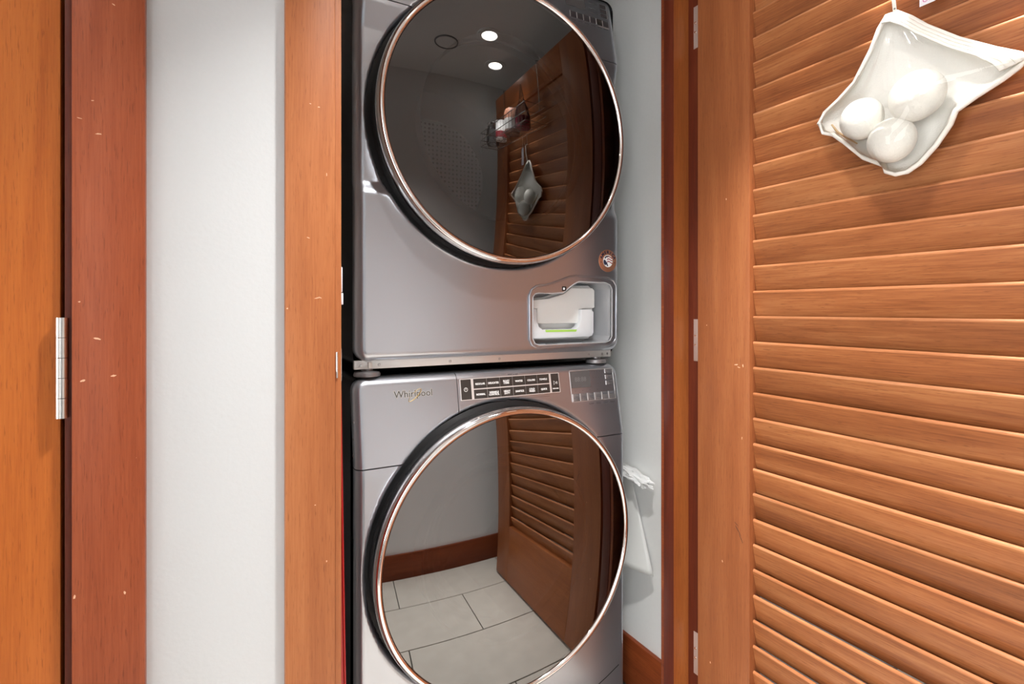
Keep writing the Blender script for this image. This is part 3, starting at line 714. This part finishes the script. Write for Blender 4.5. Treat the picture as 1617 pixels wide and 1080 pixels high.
# ------------------------------------------------------------------ red board in the gap left of the washer
rb = empty('red_board', (.205, 1.12, 0), 'narrow red board standing in the gap left of the washer', 'board')
mesh('panel', [(.190, 1.0, 0), (.2125, 1.0, 0), (.1975, 1.0, .985), (.1780, 1.0, .985), (.190, 1.03, 0), (.2125, 1.03, 0), (.1975, 1.03, .985), (.1780, 1.03, .985)],
     [(0, 1, 2, 3), (4, 7, 6, 5), (0, 3, 7, 4), (1, 5, 6, 2), (3, 2, 6, 7), (0, 4, 5, 1)], M_red, rb)
tube('edge_bead', [(.2102, 1.0, .004), (.1954, 1.0, .982)], .0022, M_red, rb)

# ------------------------------------------------------------------ grey sheet and crumpled wrap on the closet wall
sh = empty('plastic_sheet', (1.03, 1.2, .36), 'thin grey curved plastic sheet hanging on the closet wall right of the washer', 'plastic sheet')
V = []; F = []; nu, nv = 22, 18
for j in range(nv + 1):
    v_ = j / nv; z = .640 - .272 * v_
    yl = 1.212 - .116 * v_; yr = 1.25 + .10 * v_
    for i in range(nu + 1):
        u_ = i / nu; y = yl + (yr - yl) * u_
        x = 1.056 - (.006 + .045 * v_) * math.sin(math.pi * (u_ * .9 + .02)) ** .8 - .010 * v_ * (1 - u_)
        V.append((x, y, z + .012 * v_ * (u_ - .2)))
for j in range(nv):
    for i in range(nu):
        a_ = j * (nu + 1) + i; F.append((a_, a_ + 1, a_ + nu + 2, a_ + nu + 1))
so = mesh('sheet', V, F, M_sheet, sh, True, None, 80)
md = so.modifiers.new('thickness', 'SOLIDIFY'); md.thickness = .0012
cw = empty('plastic_wrap', (1.035, 1.15, .61), 'crumpled white plastic wrap stuck above the grey sheet on the closet wall', 'plastic wrap')
bm = bmesh.new(); bmesh.ops.create_icosphere(bm, subdivisions=4, radius=1.0)
for v_ in bm.verts:
    p = v_.co.copy(); q = noise.noise(p * 2.1) * .55 + abs(noise.noise(p * 5.3)) * .45 + noise.noise(p * 11) * .12
    s_ = 1 + q
    v_.co = Vector((1.032 + .018 * p.x * s_, 1.156 + .052 * p.y * s_ , .622 + .013 * p.z * s_ + .020 * p.y * .6))
bm_obj('crumple', bm, M_wrap, cw, True, None, 25)

# ------------------------------------------------------------------ bag of dryer balls hanging on the louvred door
# outline of the bag as (y, z) in the plane of the open door
OL = [(0.4605, 1.5672), (0.4408, 1.5496), (0.4193, 1.5258), (0.379, 1.4886), (0.3351, 1.4549), (0.3081, 1.4366), (0.3003, 1.4283), (0.3114, 1.4201), (0.3282, 1.4103), (0.3565, 1.3978), (0.3813, 1.3844), (0.3883, 1.3662), (0.4068, 1.3396), (0.4277, 1.3181), (0.4452, 1.3085), (0.4615, 1.3082), (0.4754, 1.3154), (0.4783, 1.3263), (0.5097, 1.3464), (0.541, 1.3804), (0.5607, 1.4002), (0.5789, 1.4088), (0.587, 1.4271), (0.5766, 1.443), (0.5518, 1.4581), (0.5251, 1.4788), (0.5097, 1.5047), (0.4977, 1.5249), (0.486, 1.5528), (0.4745, 1.5679)]
bag = empty('ball_bag', (.955, .46, 1.60), 'cream cloth bag with a clear window hanging by one corner on the louvred door', 'bag')
cy_ = sum(p[0] for p in OL) / len(OL); cz_ = sum(p[1] for p in OL) / len(OL)
def bagsheet(name, x_edge, bulge, power, mat, rings=12, shrink=1.0, thick=0.0):
    n = len(OL); V = [(x_edge - bulge, cy_, cz_)]; F = []
    for k_ in range(1, rings + 1):
        rho = k_ / rings * shrink
        for i, (y, z) in enumerate(OL):
            wob = .0022 * math.sin(i * 1.7 + k_) * (1 - rho)
            V.append((x_edge - bulge * (1 - rho ** power) + wob, cy_ + (y - cy_) * rho, cz_ + (z - cz_) * rho))
    for i in range(n): F.append((0, 1 + i, 1 + (i + 1) % n))
    for k_ in range(rings - 1):
        for i in range(n):
            a_ = 1 + k_ * n + i; b_ = 1 + k_ * n + (i + 1) % n; F.append((a_, a_ + n, b_ + n, b_))
    return mesh(name, V, F, mat, bag, True, None, 80)
XE = .958; BX = .945
BALLS = [(0.4263, 1.4195, 0.0385, 'largest white wool dryer ball, at the right in the hanging bag'), (0.507, 1.4085, 0.0335, 'white wool dryer ball at the left in the hanging bag'), (0.4618, 1.3601, 0.035, 'white wool dryer ball at the bottom of the hanging bag')]
def membrane():
    OR = []
    for i in range(len(OL)):
        for t_ in (0, 1 / 3, 2 / 3):
            j = (i + 1) % len(OL); OR.append((OL[i][0] + (OL[j][0] - OL[i][0]) * t_, OL[i][1] + (OL[j][1] - OL[i][1]) * t_))
    n = len(OR); K = 26; P = [(cy_, cz_)]
    for k_ in range(1, K + 1):
        for y, z in OR: P.append((cy_ + (y - cy_) * k_ / K, cz_ + (z - cz_) * k_ / K))
    lo = []
    for y, z in P:
        h = 0.0
        for by, bz, rad, _ in BALLS:
            q = ((y - by) ** 2 + (z - bz) ** 2) / (rad * 1.06) ** 2
            if q < 1: h = max(h, XE - (BX - rad * .80 * math.sqrt(1 - q)) + .003)
        lo.append(h)
    H = [max(h, .012) for h in lo]
    def nb(k_, i):
        a_ = 1 + (k_ - 1) * n
        inn = 0 if k_ == 1 else a_ - n + i
        return inn, a_ + n + i, a_ + (i - 1) % n, a_ + (i + 1) % n
    for i in range(n): H[1 + (K - 1) * n + i] = 0
    for it in range(160):
        H[0] = max(lo[0], sum(H[1:n + 1]) / n)
        for k_ in range(1, K):
            for i in range(n):
                a_, b_, c_, d_ = nb(k_, i); q = 1 + (k_ - 1) * n + i
                H[q] = max(lo[q], .25 * (H[a_] + H[b_] + H[c_] + H[d_]))
    for it in range(2):
        G = list(H)
        for k_ in range(1, K):
            for i in range(n):
                a_, b_, c_, d_ = nb(k_, i); q = 1 + (k_ - 1) * n + i
                H[q] = .5 * G[q] + .125 * (G[a_] + G[b_] + G[c_] + G[d_])
    H = [h + .0045 if h > .004 else h for h in H]
    ty_, tz_ = OL[0]
    def fold(y, z, h):
        d_ = math.hypot(y - ty_, z - tz_); an = math.atan2(z - tz_, y - ty_)
        return .0022 * math.sin(an * 17) * math.exp(-((d_ - .07) / .055) ** 2) * min(1, h / .01) + .0007 * math.sin(40 * y + 55 * z)
    V = [(XE - h - fold(y, z, h), y, z) for h, (y, z) in zip(H, P)]
    F = [(0, 1 + (i + 1) % n, 1 + i) for i in range(n)]
    for k_ in range(K - 1):
        for i in range(n):
            a_ = 1 + k_ * n + i; b_ = 1 + k_ * n + (i + 1) % n; F.append((a_, b_, b_ + n, a_ + n))
    return mesh('clear_window', V, F, M_vinyl, bag, True, None, 180)
bagsheet('cloth_back', XE, -.021, 5, M_clothb)
win = membrane(); win['label'] = 'clear vinyl window'
tube('piping', [(XE, y, z) for y, z in OL], .0042, M_cloth, bag, True, 8)
# header band along the upper edge with its fold lines
HB_O = [(0.4745, 1.5679), (0.4605, 1.5672), (0.4408, 1.5496), (0.4193, 1.5258), (0.379, 1.4886), (0.3351, 1.4549), (0.3081, 1.4366), (0.3003, 1.4274)]
HB_I = [(0.4764, 1.5545), (0.4633, 1.5514), (0.447, 1.5377), (0.426, 1.5154), (0.3868, 1.4781), (0.3528, 1.451), (0.3337, 1.4316), (0.3254, 1.4179)]
V = []; 
for (a_, b_), (c_, d_) in zip(HB_O, HB_I):
    for t_ in (0, .2, .36, .4, .44, .7, .74, .78, 1.0):
        y, z = a_ + (c_ - a_) * t_, b_ + (d_ - b_) * t_; dip = .0012 if t_ in (.4, .74) else 0
        V.append((XE - .0052 - .010 * t_ + dip, y, z))
F = [(9 * i + k_, 9 * i + k_ + 1, 9 * i + k_ + 10, 9 * i + k_ + 9) for i in range(len(HB_O) - 1) for k_ in range(8)]
hb = mesh('header_band', V, F, M_cloth, bag, True, None, 60); hb.modifiers.new('thickness', 'SOLIDIFY').thickness = .002
# crease strips of the side seams
y0, z0 = (0.4633, 1.5625); 
lp = [(XE - .002, 0.4615, 1.5656), (XE - .006, 0.461, 1.5815), (XE - .012, y0 - .001, 1.612), (XE - .014, y0, 1.6345)]
V = []
for x, y, z in lp: V += [(x, y - .0026, z), (x, y + .0026, z)]
tp = mesh('hanging_loop', V, [(2 * i, 2 * i + 1, 2 * i + 3, 2 * i + 2) for i in range(3)], M_cloth, bag); tp.modifiers.new('thickness', 'SOLIDIFY').thickness = .001
lathe('loop_eyelet', [(.0004, 0), (.0012, .0003), (.0014, 0)], M_blackp, bag, T(XE - .005, 0.461, 1.5724) @ SIDE, 12)
tube('zip_pull', [(XE - .004, y, z) for y, z in [(0.5618, 1.4171), (0.5518, 1.4009), (0.5378, 1.3881), (0.5189, 1.3721)]], [.0016, .0022, .0020, .0012], plain('tan_cord', (.62, .45, .26), .7), bag)
for y, z, rad, lab in BALLS:
    nm = 'wool_ball'; X_ = BX
    bm = bmesh.new(); bmesh.ops.create_icosphere(bm, subdivisions=4, radius=rad)
    for v_ in bm.verts:
        v_.co *= 1 + .035 * noise.noise(v_.co * 28 + Vector((y * 900, 0, 0))) ; v_.co.x *= .74
    o = bm_obj(nm, bm, M_wool, None, True, T(X_, y, z), 80)
    tag(o, lab, 'dryer ball', 'dryer balls in the bag')

# ------------------------------------------------------------------ wire rack with bottles on the door above the bag (mirrored in the dryer glass)
ry0, ry1, rx0, rz = .10, .62, .855, 1.690
rk = empty('wire_rack', (.95, .40, rz), 'wire door rack with hooks above the bag, mirrored in the dryer glass', 'rack')
for zz in (rz, rz + .035, rz + .075):
    tube('rail', [(.962, ry0, zz), (rx0, ry0, zz), (rx0, ry1, zz), (.962, ry1, zz)], .0022, M_wire, rk, True, 6)
for i in range(18):
    y = ry0 + (ry1 - ry0) * i / 17
    tube('wire', [(rx0, y, rz + .075), (rx0, y, rz), (.962, y, rz)], .0012, M_wire, rk, False, 6)
for i in range(6):
    y = ry0 + .03 + i * .09
    tube('hook', [(rx0, y, rz), (rx0, y, rz - .028), (rx0 - .010, y, rz - .040), (rx0 - .022, y, rz - .030)], .0016, M_wire, rk, False, 6)
tube('bag_hook', [(.955, .4605, rz), (.955, .4605, 1.645), (.946, .4605, 1.638), (.940, .4605, 1.646)], .0016, M_wire, rk, False, 6)
for y in (.215, .575): tube('hanger', [(.958, y, rz + .07), (.963, y, HZ - .002), (.985, y, HZ + .002), (1.007, y, HZ - .002), (1.008, y, HZ - .06)], .003, M_wire, rk, False, 6)
def bottle(name, y, prof, mat, lab, cat, parts, grp='bottles in the wire rack', x=.908):
    e = empty(name, (x, y, rz + .003), lab, cat, grp); Mb = T(x, y, rz + .003)
    lathe('body', prof, mat, e, Mb, 32)
    for nm, pr, mt in parts: lathe(nm, pr, mt, e, Mb, 32)
bottle('spray_bottle', .505, [(0, 0), (.033, 0), (.036, .004), (.036, .05), (.030, .085), (.016, .115), (.012, .125)], M_clear, 'clear tapered bottle with pink liquid at the rack end', 'bottle', [('liquid', [(0, .002), (.033, .003), (.034, .05), (0, .05)], M_pink), ('nozzle', [(.013, .12), (.010, .15), (.004, .19), (.003, .20), (0, .20)], M_clear)])
bottle('glass_jar', .16, [(0, 0), (.032, 0), (.034, .003), (.034, .085), (.028, .097), (.028, .105)], M_clear, 'clear glass jar with a metal lid in the rack', 'jar', [('lid', [(.030, .10), (.031, .118), (.029, .120), (0, .120)], M_wire)])
bottle('brown_jar', .40, [(0, 0), (.036, 0), (.038, .003), (.038, .10), (.030, .118), (0, .12)], M_amber, 'round brown tub in the middle of the rack', 'tub', [('label_band', [(.0385, .02), (.0385, .07)], M_white)])
bottle('white_tub', .27, [(0, 0), (.028, 0), (.029, .002), (.029, .085), (.026, .09), (0, .092)], M_white, 'small white tub with a red band in the rack', 'tub', [('label_band', [(.0295, .015), (.0295, .045)], M_redpr), ('lid', [(.0295, .085), (.0295, .10), (0, .101)], M_white)])
# small printed tag hanging from the rack
tg = empty('paper_tag', (.957, .40, 1.575), 'small white printed paper tag hanging right above the bag', 'tag')
ty, tz = (0.4163, 1.5616)
box('tag', .9545, .9552, ty - .0105, ty + .0105, tz - .003, tz + .075, M_tagp, tg, 0)
text('lettering', 'OL', .010, M_tagt, tg, T(.9543, ty, tz + .004) @ SIDE, .0001)
tube('string', [(.955, ty, tz + .074), (.955, ty, rz)], .0006, M_tagp, tg, False, 5)
